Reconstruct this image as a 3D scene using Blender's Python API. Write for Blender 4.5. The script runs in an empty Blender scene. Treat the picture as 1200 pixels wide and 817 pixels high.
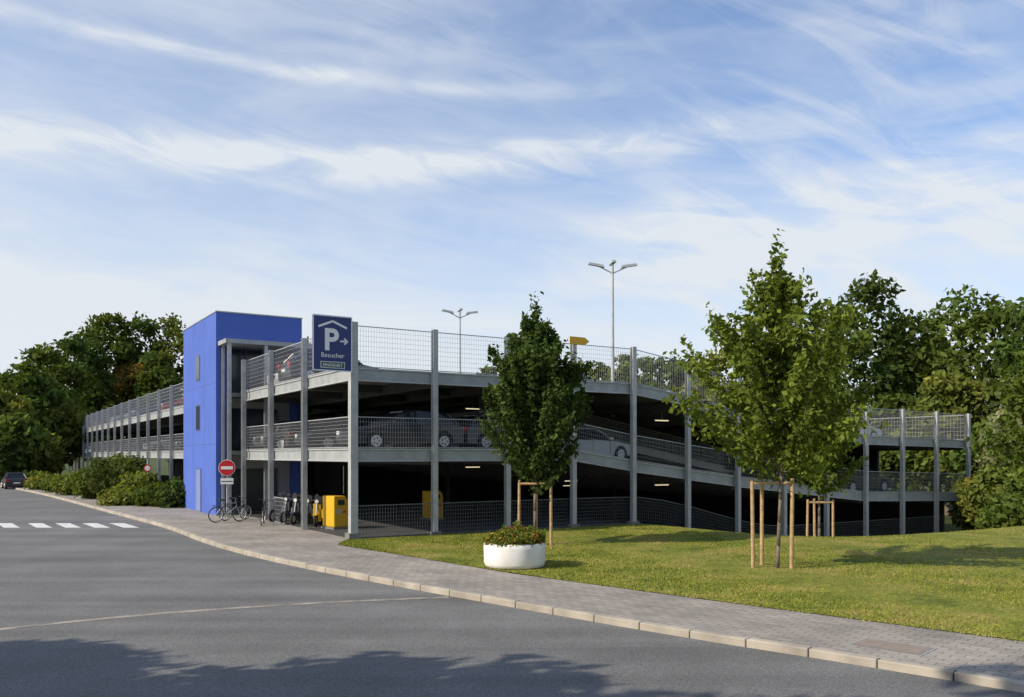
import bpy, math, random
import numpy as np
from mathutils import Vector, Matrix
random.seed(7); rng=np.random.default_rng(11)
sc=bpy.context.scene
sc.view_settings.view_transform='Standard'; sc.view_settings.look='None'; sc.view_settings.exposure=0
F=1007.0; HC=2.9
CX,CY=-5.53,29.6
UX,UY=0.8476,0.5306
def B(u,v): return (CX+u*UX-v*UY, CY+u*UY+v*UX)
BROT=math.atan2(UY,UX)
def brg(px,d): return ((px-600)/F*d, d)
def sstep(x,a,b):
    t=min(1,max(0,(x-a)/(b-a))); return t*t*(3-2*t)
def H(x,y):
    rx,ry=x-CX,y-CY
    u=rx*UX+ry*UY; v=-rx*UY+ry*UX
    return -1.65*sstep(u,12,22)*sstep(v,-10,-3)

# ---------------- materials
def mat(name, base, rough=0.7, metal=0.0, noise=0.0, nscale=5.0, bump=0.0, bscale=40.0, spec=None, coat=0):
    m=bpy.data.materials.new(name); m.use_nodes=True
    nt=m.node_tree; b=nt.nodes['Principled BSDF']
    b.inputs['Base Color'].default_value=(*base,1); b.inputs['Roughness'].default_value=rough; b.inputs['Metallic'].default_value=metal
    if coat: b.inputs['Coat Weight'].default_value=coat
    if spec is not None: b.inputs['Specular IOR Level'].default_value=spec
    tc=nt.nodes.new('ShaderNodeTexCoord')
    if noise>0:
        n=nt.nodes.new('ShaderNodeTexNoise'); n.inputs['Scale'].default_value=nscale; n.inputs['Detail'].default_value=6
        nt.links.new(tc.outputs['Object'],n.inputs['Vector'])
        r=nt.nodes.new('ShaderNodeMapRange'); r.inputs[1].default_value=0.3; r.inputs[2].default_value=0.7
        r.inputs[3].default_value=1-noise; r.inputs[4].default_value=1+noise
        nt.links.new(n.outputs['Fac'],r.inputs[0])
        mx=nt.nodes.new('ShaderNodeVectorMath'); mx.operation='SCALE'; mx.inputs[0].default_value=base
        nt.links.new(r.outputs[0],mx.inputs['Scale']); nt.links.new(mx.outputs[0],b.inputs['Base Color'])
    if bump>0:
        n2=nt.nodes.new('ShaderNodeTexNoise'); n2.inputs['Scale'].default_value=bscale; n2.inputs['Detail'].default_value=4
        nt.links.new(tc.outputs['Object'],n2.inputs['Vector'])
        bp=nt.nodes.new('ShaderNodeBump'); bp.inputs['Strength'].default_value=bump; bp.inputs['Distance'].default_value=0.02
        nt.links.new(n2.outputs['Fac'],bp.inputs['Height']); nt.links.new(bp.outputs[0],b.inputs['Normal'])
    return m
M={}
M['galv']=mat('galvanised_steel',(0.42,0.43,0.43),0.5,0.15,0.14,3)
M['galv_d']=mat('galvanised_beam',(0.33,0.35,0.35),0.55,0.1,0.16,2)
M['wire']=mat('fence_wire',(0.40,0.41,0.42),0.5,0.2)
M['wire_d']=mat('fence_wire_dark',(0.12,0.13,0.14),0.5,0.3)
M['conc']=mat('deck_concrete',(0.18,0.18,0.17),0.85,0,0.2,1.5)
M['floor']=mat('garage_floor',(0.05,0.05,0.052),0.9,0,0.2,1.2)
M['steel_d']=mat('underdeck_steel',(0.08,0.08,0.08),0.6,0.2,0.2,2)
M['blocker']=mat('blocking_wall_dark',(0.04,0.04,0.038),0.9,0,0.35,0.6)  # near-black colour for the added walls that keep the interior dark
M['white']=mat('white_paint',(0.78,0.78,0.76),0.5,0,0.05,3)
M['planter']=mat('planter_concrete',(0.74,0.73,0.70),0.7,0,0.12,3,0.2,60)
M['wood']=mat('stake_wood',(0.42,0.28,0.14),0.8,0,0.25,8,0.4,30)
M['bark']=mat('bark',(0.15,0.12,0.09),0.9,0,0.35,10,0.8,30)
M['black']=mat('black_plastic',(0.02,0.02,0.022),0.5)
M['rubber']=mat('tyre_rubber',(0.02,0.02,0.02),0.85)
M['rim']=mat('wheel_rim',(0.6,0.61,0.63),0.4,0.3)
M['glass']=mat('car_glass',(0.015,0.02,0.025),0.12,0.0,spec=0.5)
M['lampglass']=mat('headlight',(0.7,0.7,0.7),0.1)
M['redlamp']=mat('taillight',(0.4,0.01,0.01),0.2)
M['yellow']=mat('yellow_paint',(0.72,0.40,0.01),0.45,0,0.06,3)
M['signblue']=mat('sign_blue',(0.012,0.03,0.15),0.4)
M['signwhite']=mat('sign_white',(0.8,0.8,0.8),0.45)
M['signred']=mat('sign_red',(0.55,0.012,0.015),0.4)
M['signgreen']=mat('sign_green',(0.03,0.10,0.06),0.4)
M['kerb']=mat('kerb_stone',(0.37,0.33,0.275),0.85,0,0.28,1.6,0.4,50)
M['soil']=mat('soil',(0.06,0.04,0.025),0.95,0,0.3,6,0.5,30)
M['paint']=mat('road_paint',(0.62,0.62,0.60),0.7,0,0.22,7)
M['seam']=mat('road_seam',(0.26,0.24,0.20),0.85,0,0.4,3)
M['lightgrey']=mat('lobby_panel',(0.5,0.5,0.5),0.5,0,0.05,2)
M['winglass']=mat('window_glass',(0.02,0.03,0.05),0.15,0,spec=0.5)
M['frame']=mat('window_frame',(0.08,0.10,0.26),0.5)
M['door']=mat('door_paint',(0.18,0.23,0.45),0.5,0,0.05,2)
M['hatch']=mat('hatch_cover',(0.25,0.20,0.17),0.8,0,0.15,6)

def em(name,col,s):
    m=bpy.data.materials.new(name); m.use_nodes=True; nt=m.node_tree
    b=nt.nodes['Principled BSDF']; b.inputs['Base Color'].default_value=(*col,1)
    b.inputs['Emission Color'].default_value=(*col,1); b.inputs['Emission Strength'].default_value=s
    return m
M['tube']=em('fluorescent_tube',(1.0,0.85,0.55),0.9)
M['blue']=mat('blue_render',(0.085,0.145,0.48),0.75,0,0.08,0.5,0.1,30,spec=.2)

def asphalt():
    m=bpy.data.materials.new('asphalt'); m.use_nodes=True; nt=m.node_tree; N=nt.nodes; L=nt.links
    b=N['Principled BSDF']; b.inputs['Roughness'].default_value=0.88; b.inputs['Specular IOR Level'].default_value=0.3
    g=N.new('ShaderNodeNewGeometry')
    n1=N.new('ShaderNodeTexNoise'); n1.inputs['Scale'].default_value=0.3; n1.inputs['Detail'].default_value=8; n1.inputs['Roughness'].default_value=.62
    n2=N.new('ShaderNodeTexNoise'); n2.inputs['Scale'].default_value=55; n2.inputs['Detail'].default_value=3
    mp=N.new('ShaderNodeMapping'); mp.inputs['Rotation'].default_value=(0,0,math.radians(44)); mp.inputs['Scale'].default_value=(0.10,2.0,1)
    n3=N.new('ShaderNodeTexNoise'); n3.inputs['Scale'].default_value=0.5; n3.inputs['Detail'].default_value=5
    for n in (n1,n2): L.new(g.outputs['Position'],n.inputs['Vector'])
    L.new(g.outputs['Position'],mp.inputs[0]); L.new(mp.outputs[0],n3.inputs['Vector'])
    def mr(s,a,bb,c,d):
        r=N.new('ShaderNodeMapRange'); r.inputs[1].default_value=a; r.inputs[2].default_value=bb; r.inputs[3].default_value=c; r.inputs[4].default_value=d; L.new(s,r.inputs[0]); return r.outputs[0]
    a=mr(n1.outputs['Fac'],.3,.7,.80,1.20); c=mr(n2.outputs['Fac'],.3,.7,.5,1.5); d=mr(n3.outputs['Fac'],.3,.7,.82,1.18)
    m1=N.new('ShaderNodeMath'); m1.operation='MULTIPLY'; L.new(a,m1.inputs[0]); L.new(c,m1.inputs[1])
    m2=N.new('ShaderNodeMath'); m2.operation='MULTIPLY'; L.new(m1.outputs[0],m2.inputs[0]); L.new(d,m2.inputs[1])
    v=N.new('ShaderNodeVectorMath'); v.operation='SCALE'; v.inputs[0].default_value=(0.142,0.143,0.143); L.new(m2.outputs[0],v.inputs['Scale'])
    L.new(v.outputs[0],b.inputs['Base Color'])
    bp=N.new('ShaderNodeBump'); bp.inputs['Strength'].default_value=0.5; bp.inputs['Distance'].default_value=0.01
    L.new(n2.outputs['Fac'],bp.inputs['Height']); L.new(bp.outputs[0],b.inputs['Normal'])
    return m
M['asphalt']=asphalt()

def pavers():
    m=bpy.data.materials.new('paving_blocks'); m.use_nodes=True; nt=m.node_tree; N=nt.nodes; L=nt.links
    b=N['Principled BSDF']; b.inputs['Roughness'].default_value=0.85
    g=N.new('ShaderNodeNewGeometry'); mp=N.new('ShaderNodeMapping'); mp.inputs['Rotation'].default_value=(0,0,math.radians(44))
    L.new(g.outputs['Position'],mp.inputs[0])
    br=N.new('ShaderNodeTexBrick'); br.inputs['Scale'].default_value=1.0
    br.inputs['Brick Width'].default_value=0.30; br.inputs['Row Height'].default_value=0.15; br.inputs['Mortar Size'].default_value=0.008
    br.inputs['Color1'].default_value=(0.33,0.30,0.265,1); br.inputs['Color2'].default_value=(0.25,0.23,0.21,1); br.inputs['Mortar'].default_value=(0.12,0.11,0.085,1)
    L.new(mp.outputs[0],br.inputs['Vector'])
    n=N.new('ShaderNodeTexNoise'); n.inputs['Scale'].default_value=0.6; n.inputs['Detail'].default_value=8; L.new(g.outputs['Position'],n.inputs['Vector'])
    r=N.new('ShaderNodeMapRange'); r.inputs[1].default_value=.3; r.inputs[2].default_value=.7; r.inputs[3].default_value=.76; r.inputs[4].default_value=1.22; L.new(n.outputs['Fac'],r.inputs[0])
    v=N.new('ShaderNodeVectorMath'); v.operation='SCALE'; L.new(br.outputs['Color'],v.inputs[0]); L.new(r.outputs[0],v.inputs['Scale']); L.new(v.outputs[0],b.inputs['Base Color'])
    bp=N.new('ShaderNodeBump'); bp.inputs['Strength'].default_value=0.5; bp.inputs['Distance'].default_value=0.01; bp.invert=True
    L.new(br.outputs['Fac'],bp.inputs['Height']); L.new(bp.outputs[0],b.inputs['Normal'])
    return m
M['pave']=pavers()

def grassm(name,c1,c2,c3):
    m=bpy.data.materials.new(name); m.use_nodes=True; nt=m.node_tree; N=nt.nodes; L=nt.links
    b=N['Principled BSDF']; b.inputs['Roughness'].default_value=0.8; b.inputs['Specular IOR Level'].default_value=0.2
    g=N.new('ShaderNodeNewGeometry')
    n1=N.new('ShaderNodeTexNoise'); n1.inputs['Scale'].default_value=0.5; n1.inputs['Detail'].default_value=9; n1.inputs['Roughness'].default_value=0.72
    n2=N.new('ShaderNodeTexNoise'); n2.inputs['Scale'].default_value=14; n2.inputs['Detail'].default_value=6
    for n in (n1,n2): L.new(g.outputs['Position'],n.inputs['Vector'])
    cr=N.new('ShaderNodeValToRGB'); e=cr.color_ramp.elements
    e[0].position=.36; e[0].color=(*c1,1); e[1].position=.50; e[1].color=(*c2,1); e2=cr.color_ramp.elements.new(.63); e2.color=(*c3,1)
    L.new(n1.outputs['Fac'],cr.inputs[0])
    r=N.new('ShaderNodeMapRange'); r.inputs[1].default_value=.3; r.inputs[2].default_value=.7; r.inputs[3].default_value=.6; r.inputs[4].default_value=1.35; L.new(n2.outputs['Fac'],r.inputs[0])
    v=N.new('ShaderNodeVectorMath'); v.operation='SCALE'; L.new(cr.outputs[0],v.inputs[0]); L.new(r.outputs[0],v.inputs['Scale']); L.new(v.outputs[0],b.inputs['Base Color'])
    return m
M['grass']=grassm('grass',(0.105,0.13,0.02),(0.18,0.195,0.03),(0.27,0.22,0.065))
M['blade']=grassm('grass_blades',(0.125,0.165,0.02),(0.215,0.24,0.033),(0.33,0.28,0.08))
M['terrain']=grassm('terrain_green',(0.04,0.06,0.012),(0.06,0.085,0.018),(0.08,0.09,0.025))

def leafm(name):
    m=bpy.data.materials.new(name); m.use_nodes=True; nt=m.node_tree; N=nt.nodes; L=nt.links
    for n in list(N): N.remove(n)
    o=N.new('ShaderNodeOutputMaterial'); a=N.new('ShaderNodeAttribute'); a.attribute_name='lc'
    d=N.new('ShaderNodeBsdfDiffuse')
    t=N.new('ShaderNodeBsdfTranslucent'); mx=N.new('ShaderNodeMixShader'); mx.inputs[0].default_value=0.28
    v=N.new('ShaderNodeVectorMath'); v.operation='MULTIPLY'; v.inputs[1].default_value=(1.6,1.6,0.6)
    L.new(a.outputs['Color'],d.inputs['Color']); L.new(a.outputs['Color'],v.inputs[0]); L.new(v.outputs[0],t.inputs['Color'])
    L.new(d.outputs[0],mx.inputs[1]); L.new(t.outputs[0],mx.inputs[2]); L.new(mx.outputs[0],o.inputs['Surface'])
    return m
M['leaf']=leafm('leaves')

# ---------------- mesh builder
class MB:
    def __init__(s): s.v=[]; s.f=[]; s.m=[]; s.mats=[]
    def mi(s,k):
        if k not in s.mats: s.mats.append(k)
        return s.mats.index(k)
    def add(s,vs,fs,k):
        o=len(s.v); s.v+= [tuple(p) for p in vs]; i=s.mi(k)
        for f in fs: s.f.append(tuple(o+j for j in f)); s.m.append(i)
    def box(s,x0,x1,y0,y1,z0,z1,k):
        s.add([(x0,y0,z0),(x1,y0,z0),(x1,y1,z0),(x0,y1,z0),(x0,y0,z1),(x1,y0,z1),(x1,y1,z1),(x0,y1,z1)],
              [(0,3,2,1),(4,5,6,7),(0,1,5,4),(1,2,6,5),(2,3,7,6),(3,0,4,7)],k)
    def beam(s,p0,p1,w,h,k):
        p0=Vector(p0);p1=Vector(p1); d=(p1-p0); n=Vector((-d.y,d.x,0)).normalized()*w/2; dz=Vector((0,0,h))
        vs=[p0-n-dz,p1-n-dz,p1+n-dz,p0+n-dz,p0-n,p1-n,p1+n,p0+n]
        s.add(vs,[(0,3,2,1),(4,5,6,7),(0,1,5,4),(1,2,6,5),(2,3,7,6),(3,0,4,7)],k)
    def cyl(s,p0,p1,r0,r1,k,n=8,cap=True):
        p0=Vector(p0);p1=Vector(p1); d=(p1-p0).normalized()
        a=Vector((0,0,1)) if abs(d.z)<.9 else Vector((1,0,0)); x=d.cross(a).normalized(); y=d.cross(x)
        vs=[]
        for p,r in ((p0,r0),(p1,r1)):
            for i in range(n):
                t=2*math.pi*i/n; vs.append(p+x*math.cos(t)*r+y*math.sin(t)*r)
        fs=[(i,(i+1)%n,n+(i+1)%n,n+i) for i in range(n)]
        if cap: fs+=[tuple(range(n-1,-1,-1)),tuple(range(n,2*n))]
        s.add(vs,fs,k)
    def ext(s,prof,y0,y1,k,y0s=None):
        n=len(prof); vs=[(x,y0,z) for x,z in prof]+[(x,y1,z) for x,z in prof]
        s.add(vs,[(i,(i+1)%n,n+(i+1)%n,n+i) for i in range(n)]+[tuple(range(n-1,-1,-1)),tuple(range(n,2*n))],k)
    def torus(s,c,r,t,axis,k,n=28,m=6):
        c=Vector(c); ax=Vector(axis).normalized(); a=Vector((0,0,1)) ; x=ax.cross(a).normalized(); y=ax.cross(x)
        vs=[];fs=[]
        for i in range(n):
            A=2*math.pi*i/n; d=x*math.cos(A)+y*math.sin(A)
            for j in range(m):
                Bq=2*math.pi*j/m; vs.append(c+d*(r+t*math.cos(Bq))+ax*t*math.sin(Bq))
        for i in range(n):
            for j in range(m):
                fs.append((i*m+j,((i+1)%n)*m+j,((i+1)%n)*m+(j+1)%m,i*m+(j+1)%m))
        s.add(vs,fs,k)
    def lathe(s,c,prof,k,n=32):
        vs=[];fs=[]; m=len(prof)
        for i in range(n):
            A=2*math.pi*i/n
            for r,z in prof: vs.append((c[0]+r*math.cos(A),c[1]+r*math.sin(A),c[2]+z))
        for i in range(n):
            for j in range(m-1): fs.append((i*m+j,((i+1)%n)*m+j,((i+1)%n)*m+j+1,i*m+j+1))
        s.add(vs,fs,k)
    def obj(s,name,parent=None,loc=(0,0,0),rot=0,bevel=0,smooth=False):
        me=bpy.data.meshes.new(name); me.from_pydata(s.v,[],s.f); 
        for k in s.mats: me.materials.append(M[k])
        me.polygons.foreach_set('material_index',s.m)
        if smooth: me.polygons.foreach_set('use_smooth',[True]*len(s.f))
        me.update(); o=bpy.data.objects.new(name,me); sc.collection.objects.link(o)
        o.location=loc; o.rotation_euler=(0,0,rot)
        if parent: o.parent=parent
        if bevel:
            b=o.modifiers.new('bevel','BEVEL'); b.width=bevel; b.segments=2; b.limit_method='ANGLE'
        return o
def empty(name,loc=(0,0,0),rot=0):
    e=bpy.data.objects.new(name,None); sc.collection.objects.link(e); e.location=loc; e.rotation_euler=(0,0,rot); e.empty_display_size=.3; return e
def text(s,parent,loc,size,k,rot=(math.pi/2,0,0),name='lettering',bold=0):
    c=bpy.data.curves.new(name,'FONT'); c.body=s; c.size=size; c.align_x='CENTER'; c.extrude=0.003; c.offset=bold
    c.materials.append(M[k]); o=bpy.data.objects.new(name,c); sc.collection.objects.link(o); o.parent=parent; o.location=loc; o.rotation_euler=rot; return o

# ---------------- ground
def grid_sheet(name,xs,ys,zf,k):
    mb=MB(); nx,ny=len(xs),len(ys)
    vs=[(x,y,zf(x,y)) for y in ys for x in xs]
    fs=[(j*nx+i,j*nx+i+1,(j+1)*nx+i+1,(j+1)*nx+i) for j in range(ny-1) for i in range(nx-1)]
    mb.add(vs,fs,k); return mb.obj(name,smooth=True)
xs=[-1500,-600,-300,-150]+[x for x in range(-100,101,2)]+[150,300,600,1500]
ys=[-600,-200,-80]+[y for y in range(-40,141,2)]+[200,400,900,2500]
grid_sheet('ground',xs,ys,lambda x,y:H(x,y)-0.17,'terrain')

kerb=[(30,-12.5),(6.5,10.9),(4.7,12.6),(2.83,14.2),(0,17.0),(-4.2,21.3),(-7.4,25.0),(-10.6,29.4),(-13.8,34.8),(-20.4,43.9),(-28.6,55.4),(-36.6,66.4),(-48,81),(-64,98),(-95,125)]
def resample(pl,step):
    out=[]; 
    pts=[Vector(p) for p in pl]; carry=0
    for a,b in zip(pts[:-1],pts[1:]):
        L=(b-a).length; t=carry
        while t<L: out.append(a+(b-a)*(t/L)); t+=step
        carry=t-L
    return out
def smooth(pl,it=2):
    p=[Vector(q) for q in pl]
    for _ in range(it):
        q=[p[0]]
        for a,b in zip(p[:-1],p[1:]): q+= [a*.75+b*.25,a*.25+b*.75]
        q.append(p[-1]); p=q
    return p
kerb=smooth(kerb,2)
mb=MB(); n=len(kerb); vs=[];fs=[]
for i,p in enumerate(kerb):
    a=kerb[max(0,i-1)]; b=kerb[min(n-1,i+1)]; d=(b-a).normalized(); nn=Vector((-d.y,d.x)) 
    if i==0: nn=Vector((-.7,-.7))
    L=nn*13.5
    vs+= [(p.x,p.y,-0.12),(p.x+L.x,p.y+L.y,-0.12)]
for i in range(n-1): fs.append((2*i,2*i+2,2*i+3,2*i+1))
mb.add(vs,fs,'asphalt'); mb.obj('road')
kp=resample([(p.x,p.y) for p in kerb],1.0)
mb=MB()
for a,b in zip(kp[:-1],kp[1:]):
    d=(b-a).normalized(); nn=Vector((d.y,-d.x))
    a2=a+d*.008+nn*.085; b2=b-d*.008+nn*.085; j=random.uniform(-.006,.006)
    mb.beam((a2.x,a2.y,0.008+j),(b2.x,b2.y,0.008+j),.17,.2,'kerb')
mb.obj('kerb',bevel=0.018)
import bmesh
def polysheet(name,pts,z,k):
    bm=bmesh.new(); f=bm.faces.new([bm.verts.new((p[0],p[1],z)) for p in pts]); 
    bm.normal_update()
    bmesh.ops.triangulate(bm,faces=bm.faces[:])
    for f in bm.faces:
        f.normal_update()
        if f.normal.z<0: f.normal_flip()
    me=bpy.data.meshes.new(name); bm.to_mesh(me); me.materials.append(M[k]); o=bpy.data.objects.new(name,me); sc.collection.objects.link(o); return o
lawn_edge=[(-5.6,27.6),(-2.9,24.5),(0,21.0),(3.5,17.55),(7.94,13.35),(34,-11)]
kin=[]
for i,p in enumerate(kerb):
    a=kerb[max(0,i-1)]; b=kerb[min(len(kerb)-1,i+1)]; d=(b-a).normalized(); kin.append((p.x+d.y*.12,p.y-d.x*.12))
kin=[p for p in kin if p[1]<100]
poly=kin+[B(2,106),B(0.6,0.3),B(-.2,-.25)]+lawn_edge
polysheet('pavement',poly,0.0,'pave')
def along(pl,t):
    Ls=[(b-a).length for a,b in zip(pl[:-1],pl[1:])]; T=sum(Ls)*t
    for a,b,L in zip(pl[:-1],pl[1:],Ls):
        if T<=L: return a+(b-a)*(T/L)
        T-=L
    return pl[-1]
le=smooth(lawn_edge,1)
NS,NT=110,90; LW=70.0
def lawnp(s,t):
    a=along(le,s); q=B(-.3+s*LW*1.0,-.35); b=Vector(q); return a+(b-a)*t
mb=MB(); vs=[];fs=[]
for j in range(NT+1):
    for i in range(NS+1):
        p=lawnp((i/NS)**1.0,j/NT); bmp=0.02*math.sin(p.x*.9+p.y*.4)*min(1,j/6)
        vs.append((p.x,p.y,H(p.x,p.y)+0.012+max(0,bmp)))
for j in range(NT):
    for i in range(NS): 
        a=j*(NS+1)+i; fs.append((a,a+1,a+NS+2,a+NS+1))
mb.add(vs,fs,'grass'); mb.obj('lawn',smooth=True)
def blades(name,N,hgt,wid,k):
    P=np.zeros((N,3)); c=0
    while c<N:
        p=lawnp(random.random()**1.0*0.55,random.random()*1.0-0.003+(random.gauss(0,.004) if random.random()<.3 else 0))
        d=p.y
        if d<9 or abs(p.x)>d*.66: continue
        if random.random()>min(1,(17/d)**1.6): continue
        P[c]=(p.x,p.y,H(p.x,p.y)+0.01); c+=1
    A=rng.uniform(0,2*np.pi,N); hh=hgt*rng.uniform(.5,1.5,N); w=wid*rng.uniform(.7,1.5,N)
    dx=np.cos(A)*w; dy=np.sin(A)*w; lx=rng.normal(0,.5,N)*hh; ly=rng.normal(0,.5,N)*hh
    V=np.zeros((N,3,3)); V[:,0]=P; V[:,1]=P; V[:,2]=P
    V[:,0,0]-=dx;V[:,0,1]-=dy;V[:,1,0]+=dx;V[:,1,1]+=dy;V[:,2,0]+=lx;V[:,2,1]+=ly;V[:,2,2]+=hh
    me=bpy.data.meshes.new(name); me.vertices.add(3*N); me.vertices.foreach_set('co',V.ravel())
    me.loops.add(3*N); me.loops.foreach_set('vertex_index',np.arange(3*N)); me.polygons.add(N)
    me.polygons.foreach_set('loop_start',np.arange(N)*3); me.polygons.foreach_set('loop_total',np.full(N,3)); me.update(calc_edges=True)
    me.materials.append(M[k]); o=bpy.data.objects.new(name,me); sc.collection.objects.link(o)
blades('grass',140000,0.036,0.010,'blade')
mb=MB()
rd=Vector((-.58,.81))
for px in (-27,10,47,80,113,146):
    x=(px-600)/F*36.6; c=Vector((x,36.6)); a=c-rd*1.3; b=c+rd*1.6
    mb.add([(a.x-.33,a.y,-.116),(a.x+.33,a.y,-.116),(b.x+.33,b.y,-.116),(b.x-.33,b.y,-.116)],[(0,1,2,3)],'paint')
mb.obj('crosswalk')
mb=MB(); sp=smooth([(-1.35,18.2),(-3.2,17.75),(-5.1,17.1),(-7.2,16.1),(-9.2,14.6),(-14,10.5)],2)
for a,b in zip(sp[:-1],sp[1:]):
    d=(b-a).normalized(); w=Vector((-d.y,d.x))*.10
    mb.add([(a.x-w.x,a.y-w.y,-.116),(b.x-w.x,b.y-w.y,-.116),(b.x+w.x,b.y+w.y,-.116),(a.x+w.x,a.y+w.y,-.116)],[(0,1,2,3)],'seam')
mb.obj('gutter_strip')
mb=MB(); d=Vector((.72,-.69)); w=Vector((.69,.72)); c=Vector((5.75,13.0))
def q4(a,b,z,k):
    mb.add([(*(c-d*a-w*b),z),(*(c+d*a-w*b),z),(*(c+d*a+w*b),z),(*(c-d*a+w*b),z)],[(0,1,2,3)],k)
q4(.54,.34,.004,'galv_d'); q4(.50,.30,.008,'hatch'); mb.obj('hatch_cover')

# ---------------- parking garage
G=empty('parking_garage',(CX,CY,0),BROT)
S=3.10; UE=12*S+.1
up=[(0,5.87),(12.5,5.87),(15.6,5.45),(18.7,4.88),(28,3.85),(UE,3.7)]
mi=[(0,3.08),(9.4,3.08),(12.5,2.6),(18.7,1.84),(28,0.92),(UE,0.68)]
def ip(pl,u): return float(np.interp(u,[p[0] for p in pl],[p[1] for p in pl]))
def Hu(u): return -1.65*sstep(u,12,22)
VL=102.0; VR=34.0
def slab(pl,nm):
    mb=MB()
    us=[p[0] for p in pl]
    for a,b in zip(us[:-1],us[1:]):
        vend=VL if a<12 else VR
        za,zb=ip(pl,a),ip(pl,b)
        t=.16
        mb.add([(a,.06,za-t),(b,.06,zb-t),(b,vend,zb-t),(a,vend,za-t),(a,.06,za),(b,.06,zb),(b,vend,zb),(a,vend,za)],
               [(0,3,2,1),(4,5,6,7),(0,1,5,4),(1,2,6,5),(2,3,7,6),(3,0,4,7)],'conc')
    for n in range(1,13):
        u=S*n; z=ip(pl,u)-.163
        vend=VL if u<12 else VR
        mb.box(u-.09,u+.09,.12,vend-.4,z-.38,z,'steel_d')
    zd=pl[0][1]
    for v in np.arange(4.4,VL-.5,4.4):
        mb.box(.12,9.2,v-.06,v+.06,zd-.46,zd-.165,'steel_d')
    return mb.obj(nm,G)
slab(up,'upper_deck'); slab(mi,'middle_deck')
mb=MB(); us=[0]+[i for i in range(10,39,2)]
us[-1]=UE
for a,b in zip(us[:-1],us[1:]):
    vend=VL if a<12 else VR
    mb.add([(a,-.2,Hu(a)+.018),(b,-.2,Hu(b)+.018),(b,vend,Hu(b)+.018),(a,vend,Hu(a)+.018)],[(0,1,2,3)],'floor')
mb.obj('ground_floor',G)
mb=MB()  # added walls: shut out daylight and bright grass so the interior stays dark
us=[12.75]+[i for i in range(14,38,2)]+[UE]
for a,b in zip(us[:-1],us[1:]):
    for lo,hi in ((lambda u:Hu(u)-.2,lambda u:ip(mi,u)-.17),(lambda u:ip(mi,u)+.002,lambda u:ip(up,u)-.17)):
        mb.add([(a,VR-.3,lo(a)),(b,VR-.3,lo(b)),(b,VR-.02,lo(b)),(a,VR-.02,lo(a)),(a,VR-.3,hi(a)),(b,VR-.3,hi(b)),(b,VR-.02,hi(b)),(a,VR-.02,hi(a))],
               [(0,3,2,1),(4,5,6,7),(0,1,5,4),(1,2,6,5),(2,3,7,6),(3,0,4,7)],'blocker')
mb.box(3.2,12.45,40,40.2,0,2.9,'blocker'); mb.box(3.2,12.45,40,40.2,3.1,5.7,'blocker')
mb.box(12.5,12.7,VR,VL-.1,-.1,2.4,'blocker'); mb.box(12.5,12.7,VR,VL-.1,3.1,5.7,'blocker')
mb.box(UE-.32,UE-.12,1.2,VR-.35,-1.75,.5,'blocker'); mb.box(UE-.32,UE-.12,5.5,VR-.35,.7,3.52,'blocker')
mb.obj('added_blocking_walls',G)
mb=MB()
for pl in (up,mi):
    for n in range(0,12):
        a,b=S*n+.1,S*(n+1)-.1
        mb.beam((a-.1,0,ip(pl,a)+.04),(b+.1,0,ip(pl,b)+.04),.10,.46,'galv_d')
        mb.beam((a-.1,-.07,ip(pl,a)+.04),(b+.1,-.07,ip(pl,b)+.04),.04,.05,'galv')
        mb.beam((a-.1,-.07,ip(pl,a)-.37),(b+.1,-.07,ip(pl,b)-.37),.04,.05,'galv')
    for (v0,v1) in ((.1,14.1),(21.8,VL)):
        z=pl[0][1]+.04
        mb.beam((0,v0,z),(0,v1,z),.10,.46,'galv_d'); mb.beam((-.07,v0,z),(-.07,v1,z),.04,.05,'galv'); mb.beam((-.07,v0,z-.41),(-.07,v1,z-.41),.04,.05,'galv')
    z=ip(pl,UE)+.04; mb.beam((UE+.06,.1,z),(UE+.06,VR,z),.1,.46,'galv_d')
mb.obj('edge_beams',G)
mb=MB()
def hcol(x,y,z0,z1,w=.17,k='galv'):
    t=.016
    mb.box(x-w/2,x+w/2,y-w/2,y-w/2+t,z0,z1,k); mb.box(x-w/2,x+w/2,y+w/2-t,y+w/2,z0,z1,k); mb.box(x-t/2,x+t/2,y-w/2+t,y+w/2-t,z0,z1-.001,k)
    mb.box(x-w/2-.05,x+w/2+.05,y-w/2-.05,y+w/2+.05,z0,z0+.03,k)
for n in range(13):
    u=S*n; 
    if n==0: 
        mb.box(-.13,.13,-.28,-.02,-.05,7.45,'galv'); mb.box(-.22,.22,-.36,.06,-.05,.22,'conc')
    else: hcol(u,-.2,Hu(u)-.1,ip(up,u)+1.55,.19)
    if n: mb.box(u-.2,u+.2,-.36,-.02,Hu(u)-.2,Hu(u)+.13,'conc')
k=1
while 4.4*k<=VL:
    v=4.4*k
    if not (13.5<v<22): hcol(-.2,v,-.05,7.4,.19)
    k+=1
for u in np.arange(2*S,37,2*S):
    vs_=[16.5,32.5]+([48.5,64.5,80.5,96.5] if u<12 else [])
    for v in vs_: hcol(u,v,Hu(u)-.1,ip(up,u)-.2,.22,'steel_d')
mb.obj('columns',G)
mb=MB()
def fence(pts,h,k='wire',sv=.1,hz=6,w=.007,base=.05,rail=.03):
    for a,b in zip(pts[:-1],pts[1:]):
        a=Vector(a); b=Vector(b); L=(b-a).length; n=max(1,int(L/sv))
        for i in range(n+1):
            p=a+(b-a)*(i/n); mb.box(p.x-w/2,p.x+w/2,p.y-w/2,p.y+w/2,p.z+base,p.z+h,k)
        for j in range(hz+1):
            z=base+(h-base)*j/hz; q=Vector((0,0,z)); ww=rail if j in(0,hz) else w*1.1
            mb.beam(a+q,b+q,ww,ww,k)
zf=lambda pl,u:(u,-.08,ip(pl,u)+.04)
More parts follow.
